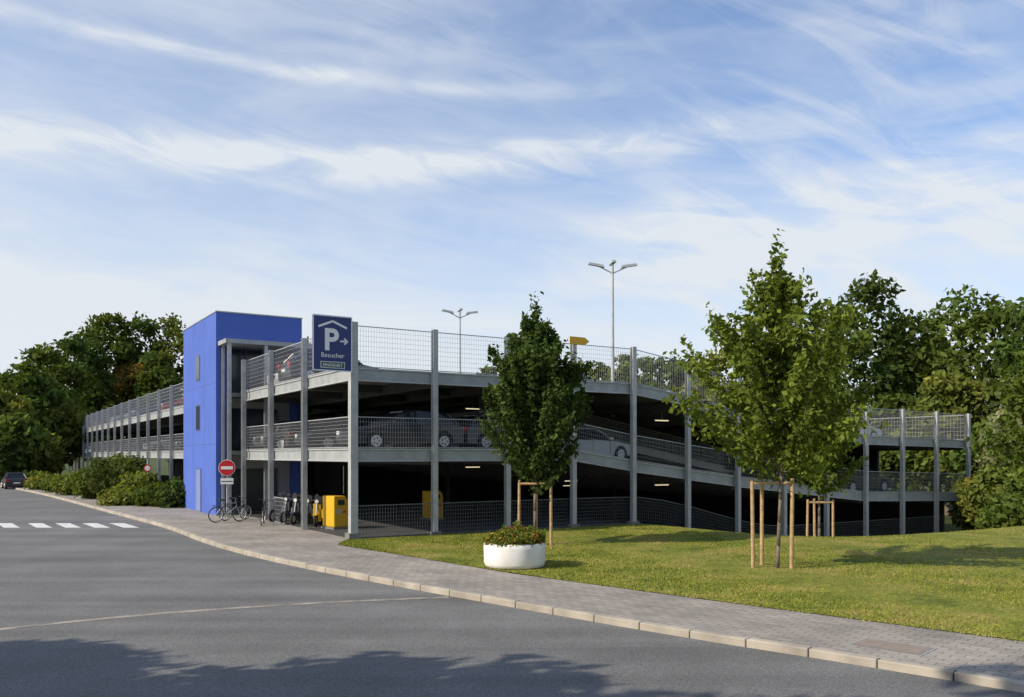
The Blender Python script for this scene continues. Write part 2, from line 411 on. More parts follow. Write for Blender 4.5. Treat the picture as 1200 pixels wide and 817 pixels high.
fence([zf(up,u) for u in (0,12.5,15.6,18.7,28,UE)],1.45,hz=8,w=.006)
fence([zf(mi,u) for u in (0,9.4,12.5,18.7,28,UE)],1.1,w=.006)
fence([(u,-.08,Hu(u)) for u in np.arange(.2,37.5,1.55)],1.15,'wire_d',hz=8,w=.009)
for pl,hh in ((up,1.45),(mi,1.1)):
    z=pl[0][1]+.04
    fence([(-.08,.1,z),(-.08,14.1,z)],hh,hz=8,w=.006); fence([(-.08,21.8,z),(-.08,VL,z)],hh,sv=.2,hz=6,w=.012)
fence([(-.08,7.2,0),(-.08,8.8,0)],1.1,hz=6)
fence([(UE,.1,3.74),(UE,VR,3.74)],1.45,sv=.2)
mb.obj('mesh_fences',G)
mb=MB()
def ramp(v0,v1,pts):
    for (a,za),(b,zb) in zip(pts[:-1],pts[1:]):
        mb.add([(a,v0,za-.2),(b,v0,zb-.2),(b,v1,zb-.2),(a,v1,za-.2),(a,v0,za),(b,v0,zb),(b,v1,zb),(a,v1,za)],
               [(0,3,2,1),(4,5,6,7),(0,1,5,4),(1,2,6,5),(2,3,7,6),(3,0,4,7)],'conc')
        mb.beam((a,v0-.05,za+.05),(b,v0-.05,zb+.05),.08,.35,'galv'); fence([(a,v0-.05,za+.05),(b,v0-.05,zb+.05)],1.0,hz=6,w=.012)
ramp(6.0,9.5,[(8.5,4.9),(13,4.15),(24,2.2)])
mb.obj('interior_ramps',G)
mb=MB()
for pl in (up,mi):
    for u in (4.7,11,17.3,23.6,30):
        for v in (3.5,11,20):
            if (int(u*3)+int(v))%2: continue
            z=ip(pl,u)-.56
            mb.box(u-.4,u+.4,v-.04,v+.04,z-.04,z,'tube'); mb.box(u-.45,u+.45,v-.06,v+.06,z+.001,z+.05,'white')
            mb.box(u-.01,u+.01,v-.01,v+.01,z+.051,z+.4,'white')
mb.obj('ceiling_lights',G)
# tower
T=empty('stair_tower',(CX,CY,0),BROT)
mb=MB()
u0,u1,v0,v1,zt=-1.24,2.95,14.2,21.7,9.72
mb.box(u0,u0+.25,v0,v1,-.05,zt,'blue')
mb.box(u1-.25,u1,v0,v1,-.05,zt,'blue')
mb.box(u0+.25,u1-.25,v1-.25,v1,-.05,zt,'blue')
mb.box(u0+.25,u1-.25,v0,v0+.25,8.35,zt,'blue')
mb.box(u0+.25,u0+.50,v0,v0+.25,-.05,8.35,'blue')
mb.box(u0+.25,u1-.25,v0+.25,v1-.25,zt-.5,zt-.3,'conc')
mb.obj('walls',T)
mb=MB()
mb.box(u0-.03,u1+.03,v0-.03,v0+.28,zt+.002,zt+.06,'galv'); mb.box(u0-.03,u1+.03,v1-.28,v1+.03,zt+.002,zt+.06,'galv')
mb.box(u0-.03,u0+.28,v0+.282,v1-.282,zt+.002,zt+.06,'galv'); mb.box(u1-.28,u1+.03,v0+.282,v1-.282,zt+.002,zt+.06,'galv')
mb.obj('parapet_cap',T)
mb=MB()
for z in (3.4,6.35): mb.box(u0-.006,u0+.001,v0+.002,v1-.002,z,z+.02,'frame')
for v in (16.7,19.2): mb.box(u0-.005,u0+.001,v,v+.015,.0,9.7,'frame')
for z0,z1 in ((4.2,5.4),(6.75,7.95)):
    mb.box(u0-.02,u0-.0065,17.6,18.5,z0-.05,z1+.05,'frame'); mb.box(u0-.03,u0-.021,17.67,18.43,z0,z1,'winglass')
mb.box(u0-.03,u0-.0065,17.3,18.45,0,2.2,'frame'); mb.box(u0-.04,u0-.031,17.36,18.39,0.03,2.14,'door')
mb.obj('windows_and_door',T)
mb=MB()
mb.box(u0+.5,u1-.25,v0+1.2,v0+1.3,-.02,8.34,'lightgrey')
mb.box(u0+.55,u1-.3,v0+1.1,v0+1.19,6.0,8.2,'winglass'); mb.box(u0+.9,u1-.9,v0+1.12,v0+1.19,3.12,5.2,'winglass'); mb.box(u0+.9,u1-.9,v0+1.12,v0+1.19,0.05,2.2,'winglass')
mb.box(u0+.5,u1-.25,v0-.0,v0+1.19,5.7,5.88,'conc'); mb.box(u0+.5,u1-.25,v0,v0+1.19,2.9,3.09,'conc')
for x in (0.2,1.1,1.9): mb.box(u0+.55+x,u0+.6+x,v0+1.04,v0+1.09,6,8.2,'frame')
mb.obj('lobby',T)
mb=MB()
mb.box(-1.15,3.1,12.7,14.19,8.1,8.3,'galv_d'); 
hcol(-.95,12.85,-.05,8.1,.16); hcol(.75,12.85,-.05,8.1,.16); hcol(-.95,14.05,-.05,8.1,.12)
mb.obj('canopy',T)

# P sign
PS=empty('parking_sign',(CX,CY,0),BROT)
mb=MB()
mb.box(-1.50,-.16,-.42,-.30,5.72,7.55,'signblue'); 
mb.box(-1.52,-.14,-.425,-.418,5.70,5.74,'signwhite'); mb.box(-1.52,-.14,-.425,-.418,7.53,7.57,'signwhite'); mb.box(-1.52,-1.485,-.425,-.418,5.742,7.528,'signwhite'); mb.box(-.175,-.14,-.425,-.418,5.742,7.528,'signwhite')
mb.box(-1.25,-.4,-.430,-.421,5.80,6.02,'signwhite'); mb.box(-1.23,-.42,-.433,-.4305,5.82,6.0,'signgreen')
cx=-.83
def strip(a,b,w):
    a=Vector((a[0],0,a[1]));b=Vector((b[0],0,b[1]));d=(b-a).normalized(); nn=Vector((-d.z,0,d.x))*w/2
    mb.add([(p.x,-.428,p.z) for p in (a-nn,b-nn,b+nn,a+nn)],[(0,1,2,3)],'signwhite')
strip((cx-.5,7.17),(cx+.01,7.38),.07); strip((cx+.5,7.17),(cx-.01,7.38),.07)
strip((cx+.26,6.72),(cx+.52,6.72),.05); strip((cx+.4,6.82),(cx+.53,6.71),.05); strip((cx+.4,6.62),(cx+.53,6.73),.05)
mb.obj('panel',PS)
text('P',PS,(cx-.06,-.43,6.42),1.0,'signwhite',bold=.03); text('Besucher',PS,(cx,-.43,6.16),.22,'signwhite'); text('EINFAHRT',PS,(cx,-.436,5.85),.15,'signwhite')
mb=MB(); mb.box(-.9,-.1,-.29,-.24,7.1,7.16,'galv'); mb.box(-.9,-.1,-.29,-.24,6.1,6.16,'galv'); mb.obj('brackets',PS)

D=empty('direction_sign',(CX,CY,0),BROT); mb=MB()
mb.add([(9.0,-.36,7.3),(9.75,-.36,7.3),(9.98,-.36,7.45),(9.75,-.36,7.6),(9.0,-.36,7.6),(9.0,-.33,7.3),(9.75,-.33,7.3),(9.98,-.33,7.45),(9.75,-.33,7.6),(9.0,-.33,7.6)],
 [(0,1,2,3,4),(9,8,7,6,5),(0,5,6,1),(1,6,7,2),(2,7,8,3),(3,8,9,4),(4,9,5,0)],'yellow'); mb.box(9.25,9.35,-.33,-.295,7.4,7.46,'galv'); mb.obj('plate',D)

def lamp(loc,zb,zt,rot):
    E=empty('street_lamp',(loc[0],loc[1],0),rot); mb=MB()
    mb.cyl((0,0,zb),(0,0,zt-.5),.10,.055,'galv',10); mb.cyl((0,0,zt-.5),(0,0,zt+.25),.06,.05,'galv_d',8)
    for s in (-1,1):
        mb.cyl((0,0,zt-.45),(s*.75,0,zt-.1),.035,.03,'galv')
        mb.add([(s*.45,-.11,zt-.16),(s*1.3,-.10,zt-.02),(s*1.3,.10,zt-.02),(s*.45,.11,zt-.16),(s*.5,-.07,zt-.02),(s*1.25,-.06,zt+.1),(s*1.25,.06,zt+.1),(s*.5,.07,zt-.02)],
          [(0,3,2,1),(4,5,6,7),(0,1,5,4),(1,2,6,5),(2,3,7,6),(3,0,4,7)],'galv_d')
    mb.add([(-.1,-.5,zt+.05),(.1,-.5,zt+.05),(.1,.5,zt+.05),(-.1,.5,zt+.05),(-.06,-.45,zt+.16),(.06,-.45,zt+.16),(.06,.45,zt+.16),(-.06,.45,zt+.16)],[(0,3,2,1),(4,5,6,7),(0,1,5,4),(1,2,6,5),(2,3,7,6),(3,0,4,7)],'galv_d')
    mb.obj('pole_and_heads',E)
lamp(brg(718,45),4.9,12.85,.1); lamp(brg(539,60),4.9,12.9,.3)

# ---------------- cars
def car(loc,z,rot,col,wagon=True):
    nm='car_paint_%d'%len(bpy.data.materials); M[nm]=mat(nm,col,0.35,0.0,coat=.35)
    E=empty('parked_car',(loc[0],loc[1],z),rot)
    def arch(cx,r=.36):
        return [(cx+r*math.cos(a),.31+r*math.sin(a)) for a in [math.pi-i*math.pi/8 for i in range(9)]]
    low=[(-2.2,.32),(-2.18,.22)]+[(-1.72,.2)]+arch(-1.35)+[(-.9,.2),(.9,.2)]+arch(1.37)+[(1.8,.2),(2.2,.24),(2.27,.4),(2.22,.62),(2.05,.74),(1.2,.88),(.9,.93),(-1.9,.96),(-2.15,.90),(-2.22,.7)]
    mb=MB(); mb.ext(low,-.86,.86,nm); mb.obj('body',E,bevel=.05)
    mb=MB()
    xr=-1.95 if wagon else -1.55
    top=[( .95,.93),(.2,1.38),(-.3,1.43),(-1.2,1.41),(xr+.35,1.33),(xr,.95)]
    wT=[.78,.58,.57,.57,.57,.76]
    vs=[(x,-w,z_) for (x,z_),w in zip(top,wT)]+[(x,w,z_) for (x,z_),w in zip(top,wT)]
    n=6; mb.add(vs,[(i,(i+1)%n,n+(i+1)%n,n+i) for i in range(n)]+[tuple(range(n-1,-1,-1)),tuple(range(n,2*n))],'glass'); mb.obj('greenhouse',E)
    mb=MB()
    rt=[(.22,1.385),(-.3,1.435),(-1.2,1.415),(xr+.33,1.335)]
    vs=[(x,-.60,z_) for x,z_ in rt]+[(x,.60,z_) for x,z_ in rt]+[(x,-.58,z_+.03) for x,z_ in rt]+[(x,.58,z_+.03) for x,z_ in rt]
    fs=[]
    for i in range(3): fs+=[(8+i,9+i,13+i,12+i),(i,i+1,9+i,8+i),(4+i,12+i,13+i,5+i),(i,4+i,5+i,1+i)]
    fs+=[(0,8,12,4),(3,7,15,11)]
    mb.add(vs,fs,nm)
    for s in (-1,1):
        mb.cyl((.97,s*.80,.93),(.2,s*.60,1.39),.03,.03,nm,6); mb.cyl((xr,s*.79,.95),(xr+.35,s*.60,1.34),.06,.05,nm,6)
        mb.cyl((-.25,s*.83,.93),(-.28,s*.595,1.42),.03,.03,'black',6); mb.cyl((-1.15,s*.83,.93),(-1.15,s*.60,1.4),.035,.03,nm,6)
        mb.box(.55,.75,s*.98-.06,s*.98+.06,.95,1.06,nm); mb.box(.6,.7,s*.9-.06,s*.9+.06,.94,.98,nm)
        mb.box(2.0,2.24,s*.66-.14,s*.66+.14,.55,.68,'lampglass'); mb.box(-2.235,-2.1,s*.70-.12,s*.70+.12,.66,.88,'redlamp')
        for dx in (-.45,-1.1): mb.box(dx,dx+.13,s*.868-.006,s*.868+.006,.78,.80,'black')
        for dx in (.72,-.28,-1.2): mb.box(dx,dx+.012,s*.863-.004,s*.863+.004,.34,.9,'black')
        for x in (-1.35,1.37):
            mb.cyl((x,s*.66,.31),(x,s*.87,.31),.31,.31,'rubber',20); mb.cyl((x,s*.87,.31),(x,s*.882,.31),.21,.20,'rim',14)
            for q in range(5):
                a=q*2*math.pi/5; mb.cyl((x+.11*math.cos(a+.6),s*.875,.31+.11*math.sin(a+.6)),(x+.11*math.cos(a+.6),s*.885,.31+.11*math.sin(a+.6)),.035,.035,'black',6)
    mb.box(2.24,2.275,-.4,.4,.42,.6,'black'); mb.box(-2.235,-2.2,-.26,.26,.5,.61,'white')
    mb.obj('roof_and_trim',E,bevel=0)
Z1=3.085;Z2=5.875
car(B(2.5,1.35),Z1,BROT+math.pi,(0.02,0.023,0.032))
car(B(7.1,1.5),Z1,BROT,(0.025,0.03,0.045))
car(B(12.3,3.0),2.62,BROT+.05,(0.42,0.43,0.45))
for i,(u,c) in enumerate([(2.2,(.04,.04,.05)),(5.0,(.06,.02,.02)),(7.3,(.4,.42,.44)),(9.8,(.5,.5,.5))]):
    car(B(u,13.5),Z1-(0 if u<9 else .1),BROT+math.pi/2,c)
def zz(pl,u): return ip(pl,u)+.005
car(B(30.3,2.2),zz(mi,30.3)-.02,BROT,(.03,.03,.035)); car(B(25.5,9),zz(mi,25.5),BROT,(.35,.36,.38))
car(B(29.7,4.0),zz(up,29.7),BROT,(.35,.02,.02)); car(B(34.8,6.0),zz(up,34.8),BROT+.02,(.45,.46,.48))
car(B(14.5,7),5.58,BROT+.1,(.5,.5,.5))
car(B(2.2,7.6),Z2,BROT,(.03,.03,.035))
pal=[(.45,.46,.47),(.03,.03,.035),(.35,.02,.02),(.5,.5,.5),(.04,.06,.15),(.15,.16,.17)]
for i in range(3):
    car(B(2.7,6.8+3.2*i+(.8 if i==1 else 0)),Z1 if i!=1 else Z2,BROT+math.pi,pal[[1,0,5][i]])
for i in range(9):
    car(B(2.6,25+6.5*i),Z1 if i%2 else Z2,BROT+math.pi,pal[i%6])
car((-44.6,77),-.12,math.radians(125),(.02,.02,.025))

def ticket(loc,rot):
    E=empty('ticket_machine',(loc[0],loc[1],0),rot); mb=MB()
    mb.ext([(-.32,.1),(.32,.1),(.32,1.12),(.2,1.3),(-.32,1.3)],-.42,.42,'yellow'); mb.obj('cabinet',E,bevel=.04)
    mb=MB(); mb.box(-.36,.36,-.46,.46,-.02,.1,'conc'); mb.box(-.15,.15,-.43,-.421,.95,1.15,'black'); mb.box(-.2,.0,-.43,-.421,.6,.8,'galv'); mb.box(.08,.2,-.435,-.421,.65,.72,'signred')
    mb.obj('base_and_display',E)
ticket(brg(393,33.6),BROT+.2); ticket(brg(507,38.2),BROT)

def bicycle(loc,rot,col):
    nm='bike_paint_%d'%len(bpy.data.materials); M[nm]=mat(nm,col,0.4,.3)
    E=empty('bicycle',(loc[0],loc[1],0.0),rot); E.rotation_euler=(math.radians(6),0,rot); mb=MB()
    for x in (-.53,.53):
        mb.torus((x,0,.34),.32,.02,(0,1,0),'rubber'); mb.torus((x,0,.34),.295,.009,(0,1,0),'rim')
        for q in range(14):
            a=q*math.pi/7; mb.cyl((x,0,.34),(x+.3*math.cos(a),0,.34+.3*math.sin(a)),.0025,.0025,'rim',3)
    bb=(-.08,0,.3); st=(-.24,0,.80); hd=(.34,0,.82); hl=(.38,0,.68)
    for a,b in ((bb,st),(st,hd),(bb,hl),(bb,(-.53,0,.34)),((-.21,0,.75),(-.53,0,.34)),(hd,hl),(hl,(.53,0,.34)),(st,(-.26,0,.93)),(hd,(.31,0,1.0))): mb.cyl(a,b,.017,.017,nm,8)
    mb.cyl((.31,-.27,1.02),(.31,.27,1.02),.013,.013,'black'); mb.cyl((.31,-.27,1.02),(.16,-.3,1.02),.018,.018,'black'); mb.cyl((.31,.27,1.02),(.16,.3,1.02),.018,.018,'black')
    mb.ext([(-.40,.94),(-.12,.95),(-.14,.99),(-.4,1.0)],-.07,.07,'black'); mb.torus((-.08,.05,.3),.09,.008,(0,1,0),'black',16,4)
    mb.cyl((-.08,.05,.3),(-.08,.07,.14),.01,.01,'galv',5); mb.box(-.7,-.3,-.06,.06,.72,.735,'black'); mb.cyl((-.5,.06,.35),(-.65,.06,.72),.006,.006,'black',4)
    mb.obj('frame_and_wheels',E)
bicycle(B(-1.75,9.9),BROT+.15,(.3,.32,.34)); bicycle(B(-1.2,10.8),BROT+.4,(.03,.05,.12)); bicycle(B(-.9,7.6),BROT+1.2,(.05,.05,.05))
def scooter(loc,rot,col):
    nm='scooter_paint_%d'%len(bpy.data.materials); M[nm]=mat(nm,col,0.35,.1,coat=.5)
    E=empty('motor_scooter',(loc[0],loc[1],0.02),rot); mb=MB()
    for x in (-.62,.62): mb.torus((x,0,.24),.19,.055,(0,1,0),'rubber',20,8); mb.cyl((x,-.03,.24),(x,.03,.24),.14,.14,'rim',12)
    mb.ext([(-.95,.62),(-.85,.42),(-.5,.32),(-.15,.2),(.3,.2),(.42,.5),(.40,.9),(.33,.92),(.28,.5),(.2,.3),(-.1,.32),(-.18,.62),(-.3,.72),(-.9,.74)],-.15,.15,nm)
    mb.ext([(-.92,.745),(-.2,.725),(-.12,.78),(-.4,.83),(-.9,.86)],-.13,.13,'black')
    mb.ext([(.42,.45),(.8,.47),(.72,.53),(.5,.52)],-.08,.08,nm); mb.cyl((.40,0,.9),(.62,0,.24),.03,.03,'galv'); mb.cyl((.33,-.33,1.03),(.33,.33,1.03),.018,.018,'black')
    mb.cyl((.36,0,.85),(.33,0,1.05),.05,.06,'black'); mb.cyl((.40,0,1.0),(.46,0,1.0),.08,.08,'lampglass',12)
    for s in(-1,1): mb.cyl((.33,s*.25,1.03),(.30,s*.36,1.2),.008,.008,'black',4); mb.box(.28,.31,s*.36-.07,s*.36+.07,1.17,1.26,'black')
    mb.box(-1.05,-.8,-.14,.14,.88,1.12,'black')
    mb.obj('chassis_and_body',E,bevel=.015)
for i,(px,d,c) in enumerate([(331,37.5,(.03,.03,.03)),(342,36.6,(.05,.05,.06)),(352,35.9,(.02,.02,.03)),(364.5,35.4,(.03,.03,.03)),(374,34.9,(.6,.36,.01))]): scooter(brg(px,d),BROT-2.6+.12*i,c)

def noentry(loc):
    E=empty('no_entry_sign',(loc[0],loc[1],0),math.radians(15)); mb=MB()
    mb.cyl((0,0,-.02),(0,0,2.7),.03,.03,'galv'); mb.cyl((0,-.06,2.3),(0,-.035,2.3),.37,.37,'signwhite',32); mb.cyl((0,-.066,2.3),(0,-.061,2.3),.35,.35,'signred',32)
    mb.box(-.26,.26,-.072,-.067,2.23,2.37,'signwhite'); mb.box(-.28,.28,-.05,-.035,1.55,1.82,'signwhite'); mb.box(-.25,.25,-.055,-.051,1.66,1.70,'black')
    mb.obj('disc_and_post',E)
noentry(brg(266,39.5))
E=empty('warning_sign',(*brg(173,51),0),.3); mb=MB(); mb.cyl((0,0,-.1),(0,0,2.6),.03,.03,'galv')
mb.cyl((0,-.05,2.1),(0,-.04,2.1),.22,.22,'signred',24); mb.cyl((0,-.056,2.1),(0,-.051,2.1),.15,.15,'signwhite',24); mb.obj('plate_and_post',E)

# ---------------- foliage
def leaves(name,P,Nrm,size,col,parent=None,el=1.6):
    N=len(P); 
    r=rng.normal(size=(N,3)); n=Nrm+r*0.75; n/=np.linalg.norm(n,axis=1)[:,None]+1e-9
    a=np.cross(n,rng.normal(size=(N,3))); a/=np.linalg.norm(a,axis=1)[:,None]+1e-9; b=np.cross(n,a)
    s=size*rng.uniform(.6,1.35,N); s=s[:,None]
    V=np.zeros((N,4,3)); V[:,0]=P-a*s*.5*el; V[:,1]=P+b*s*.42-n*s*.1; V[:,2]=P+a*s*.5*el; V[:,3]=P-b*s*.42-n*s*.1
    me=bpy.data.meshes.new(name); me.vertices.add(4*N); me.vertices.foreach_set('co',V.astype(np.float32).ravel())
    me.loops.add(4*N); me.loops.foreach_set('vertex_index',np.arange(4*N)); me.polygons.add(N)
    me.polygons.foreach_set('loop_start',np.arange(N)*4); me.polygons.foreach_set('loop_total',np.full(N,4)); me.update(calc_edges=True)
    at=me.attributes.new('lc','FLOAT_COLOR','FACE'); C=np.ones((N,4)); C[:,:3]=np.clip(col,0.003,1); at.data.foreach_set('color',C.astype(np.float32).ravel())
    me.materials.append(M['leaf']); o=bpy.data.objects.new(name,me); sc.collection.objects.link(o)
    if parent: o.parent=parent
    return o
def unit(N):
    d=rng.normal(size=(N,3)); return d/np.linalg.norm(d,axis=1)[:,None]
def crown(c,rx,rz,nl,nleaf,lr,col,var=.25,bottom=None):
    Ps=[];Ns=[];Cs=[]
    i=np.arange(nl)+.5; ph=np.arccos(1-1.75*i/nl); th=math.pi*(1+5**.5)*i+rng.uniform(0,6.28)
    d=np.stack([np.cos(th)*np.sin(ph),np.sin(th)*np.sin(ph),np.cos(ph)],1)+rng.normal(size=(nl,3))*.08
    rr=rng.uniform(.62,.80,nl)[:,None]; L=np.array(c)+d*rr*np.array([rx,rx,rz]); per=nleaf//nl
    for i in range(nl):
        R=lr*rng.uniform(.75,1.35); dd=unit(per); dd[:,2]=np.where(rng.uniform(0,1,per)<.5,np.abs(dd[:,2]),dd[:,2]); q=L[i]+dd*(R*rng.uniform(.25,1.25,per)**.75)[:,None]*np.array([1,1,.85])
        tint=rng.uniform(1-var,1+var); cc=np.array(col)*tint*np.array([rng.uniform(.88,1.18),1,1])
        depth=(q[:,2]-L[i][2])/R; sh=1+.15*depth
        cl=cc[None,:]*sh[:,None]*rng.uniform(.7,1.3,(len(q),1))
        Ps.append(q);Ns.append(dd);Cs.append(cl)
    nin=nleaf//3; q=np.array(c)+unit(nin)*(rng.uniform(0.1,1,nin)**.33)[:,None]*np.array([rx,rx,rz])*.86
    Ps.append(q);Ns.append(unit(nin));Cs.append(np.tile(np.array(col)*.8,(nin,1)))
    P=np.vstack(Ps);N=np.vstack(Ns);C=np.vstack(Cs)
    if bottom is not None:
        k=P[:,2]>bottom; P,N,C=P[k],N[k],C[k]
    return P,N,C
def mass(name,lst,ls):
    A=[]; 
    mb=MB()
    for (px,d,yt,w,col,hb) in lst:
        x,y=brg(px,d); zt=HC+(533-yt)/F*d; r=w/2/F*d; zb=H(x,y)+hb
        cz=(zt+zb)/2; rz=(zt-zb)/2
        n=int(min(15000,max(3000,2.2*4*math.pi*r*rz/(ls*ls)*.5)))
        A.append(crown((x,y,cz),r,rz,max(18,int(n/150)),n,max(.6,min(r,rz)*.33),col,.24,bottom=H(x,y)-.1))
        mb.cyl((x,y,H(x,y)-.2),(x,y,cz),max(.1,r*.06),max(.05,r*.03),'bark')
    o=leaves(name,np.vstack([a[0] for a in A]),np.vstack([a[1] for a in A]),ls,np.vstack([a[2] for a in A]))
    t=mb.obj('trunks',o)
g1=(.085,.12,.027); g2=(.065,.098,.027); g3=(.135,.165,.037); g4=(.21,.15,.04); g5=(.12,.15,.055)
mass('woodland',[(-60,90,420,110,g2,0),(0,92,445,80,g3,0),(28,98,412,84,g1,0),(62,108,386,84,g1,0),(92,124,370,80,g2,0),(128,130,350,88,g1,0),(165,133,350,76,g2,0),(205,133,362,72,g3,0),(245,138,370,70,g3,0),
  (150,128,410,50,g4,1),(70,100,455,56,g3,0),(20,84,480,70,g1,0),(48,88,500,50,g3,0),(5,82,510,50,g2,0),(186,126,405,60,g1,1),(115,126,425,60,g3,1),(360,140,383,30,g5,1),
  (570,130,414,44,g5,0),(605,140,420,40,g1,0)],.5)
mass('woodland',[(700,100,410,60,g5,0),(740,95,400,70,g5,0),(785,88,398,75,g1,0),(835,84,408,84,g3,0),(895,84,425,100,g1,0),(950,80,395,84,g1,0),(1005,76,314,160,g2,0),(1075,80,362,125,g1,0),(1150,72,322,160,g1,0),(1230,64,308,140,g2,0),
  (1110,66,432,110,g3,0),(1050,70,445,90,g1,0),(1180,60,480,110,g1,0),(1290,60,300,150,g2,0),(1250,56,420,120,g3,0),(975,72,465,80,g2,0),(920,86,450,90,g2,0),(1100,84,390,100,g2,0)],.42)
mass('shrubbery',[(1195,46,432,86,(.20,.23,.11),0),(1165,46,545,76,g3,0),(1225,44,540,90,g1,0),(1145,49,575,40,g3,0),(1180,42,585,50,g1,0),(1262,44,500,110,g2,0)],.24)
mass('hedge',[(140,53,531,78,(.085,.115,.035),-.2),(112,57,550,50,g1,-.2),(165,51,556,46,g3,-.2),(186,49,572,44,g1,-.2),(206,47.5,569,24,g2,-.2),(88,62,556,44,g3,-.2),(70,67,562,36,g1,-.2),(52,72,560,36,g3,-.2),(148,50,580,46,g3,-.2),(36,79,556,40,g1,-.2)],.17)

def young_tree(base,height,cb,prof,nb,lpb,ls,col,trunk_r,spread,name='young_tree',up_=(.5,1.0),lean=0,rag=(.75,1.12)):
    x,y=base; z0=H(x,y); E=empty(name,(x,y,z0)); mb=MB()
    pts=[Vector((lean*math.sin(t*3)*.1,lean*math.cos(t*4)*.08-.08*lean,height*t*.97)) for t in np.linspace(0,1,14)]
    for i,(a,b) in enumerate(zip(pts[:-1],pts[1:])):
        ra=trunk_r*(1-i/13.5); rb=trunk_r*(1-(i+1)/13.5); mb.cyl(a-Vector((0,0,.03)),b,ra,rb,'bark',8)
    Ps=[];Ns=[];Cs=[]
    for k in range(nb):
        f=(k+.5)/nb; h0=cb*.92+(height-cb)*.88*f; ang=k*2.399+random.uniform(-.4,.4)
        e=random.uniform(*up_)
        p0=Vector((0,0,h0)); dirv=Vector((math.cos(ang)*math.cos(e),math.sin(ang)*math.cos(e),math.sin(e)))
        Lb=.2
        while Lb<4:
            q=p0+dirv*Lb; ff=(q.z-cb)/(height-cb)
            if ff>=.99 or math.hypot(q.x,q.y)>prof(ff): break
            Lb+=.08
        Lb*=random.uniform(*rag)
        mid=p0+dirv*Lb*.5+Vector((0,0,-.04*Lb)); tip=p0+dirv*Lb+Vector((0,0,.12*Lb))
        mb.cyl(p0,mid,.022,.014,'bark',5,False); mb.cyl(mid,tip,.014,.005,'bark',5,False)
        n=int(lpb*(.35+Lb)); tt=rng.uniform(.12,1.06,n)
        seg=np.where(tt[:,None]<.5,np.array(p0)+(np.array(mid)-np.array(p0))*(tt[:,None]*2),np.array(mid)+(np.array(tip)-np.array(mid))*(tt[:,None]*2-1))
        off=rng.normal(size=(n,3))*spread*(1.15-.55*tt[:,None])
        tw=rng.integers(0,9,n); twd=rng.normal(size=(9,3))*spread*1.0; off=off*.5+twd[tw]*.8
        q=seg+off; tint=random.uniform(.72,1.25)
        Ps.append(q); Ns.append(off/(np.linalg.norm(off,axis=1)[:,None]+1e-6)*.6+np.array([0,0,.4])); Cs.append(np.array(col)[None,:]*tint*rng.uniform(.65,1.35,(n,1)))
    n=int(lpb*1.3); q=np.array([0,0,height])+rng.normal(size=(n,3))*np.array([.10,.10,.38])-np.array([0,0,.35]); Ps.append(q);Ns.append(unit(n));Cs.append(np.tile(np.array(col),(n,1)))
    mb.obj('trunk_and_branches',E,smooth=True)
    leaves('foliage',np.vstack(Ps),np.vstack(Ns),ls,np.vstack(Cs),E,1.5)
    return E
def ovate(R,pk=.32,ex=.85):
    def f(t):
        t=max(0,min(1,t))
        return R*((.55+.45*math.sin(math.pi/2*t/pk)) if t<pk else max(.03,math.cos(math.pi/2*(t-pk)/(1-pk))**ex))
    return f
young_tree(brg(627,27.4),7.4,2.05,ovate(1.72,.25,1.0),64,225,.115,(.07,.105,.03),.06,.15,up_=(.65,1.2),rag=(.75,1.22))
young_tree(brg(911,21.8),8.0,2.35,ovate(2.15,.2,1.3),50,130,.12,(.135,.175,.032),.055,.18,up_=(.15,1.0),lean=1,rag=(.6,1.35))
young_tree(brg(960,33.2),6.4,1.9,ovate(1.5,.3),36,130,.13,(.11,.15,.028),.055,.2,up_=(.4,1.0),rag=(.6,1.2))
young_tree(brg(1290,27),8,2.3,ovate(2.0,.25),40,180,.13,(.10,.14,.028),.06,.25,up_=(.3,1.0))
young_tree(brg(1255,20),6,2.1,ovate(1.5,.25),34,180,.13,(.10,.14,.028),.06,.25,up_=(.3,1.0))
def stakes(base,pts,h,name='tree_stakes'):
    x,y=base; z0=H(x,y); E=empty(name,(x,y,z0)); mb=MB(); P=[]
    for (a,b) in pts:
        mb.cyl((a,b,-.1),(a+random.uniform(-.03,.03),b,h),.05,.045,'wood',10); P.append((a,b))
    z=h-.12
    for i in range(len(P)):
        a,b=P[i],P[(i+1)%len(P)]; mb.cyl((a[0],a[1],z-.0),(b[0],b[1],z),.035,.035,'wood',8)
    mb.obj('posts_and_rails',E,bevel=0)
stakes(brg(627,27.4),[(-.52,-.15),(.5,-.25),(.05,.55)],2.1)
stakes(brg(911,21.8),[(-.6,.05),(.34,-.05),(-.22,.6)],2.3)
stakes(brg(960,33.2),[(-.5,-.1),(.5,-.1),(.0,.5)],1.6)
def bigtree(x,y,h,r,col=g1,n=6500,ls=.34):
    E=empty('tree',(x,y,-.15)); mb=MB(); mb.cyl((0,0,-.2),(0,0,h*.45),.25,.16,'bark',12)
    for i in range(9):
        a=i*2.4; mb.cyl((0,0,h*(.28+.02*i)),(math.cos(a)*r*.6,math.sin(a)*r*.6,h*(.55+.03*i)),.09,.03,'bark',6)
    mb.obj('trunk_and_limbs',E,smooth=True)
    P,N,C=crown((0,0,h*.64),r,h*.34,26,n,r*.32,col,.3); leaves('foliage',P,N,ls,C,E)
bigtree(-12.3,5.0,10,3.0); bigtree(-12.6,.8,14,4.0); bigtree(-18.5,6.4,10.5,2.8); bigtree(-7.6,.6,15,4)

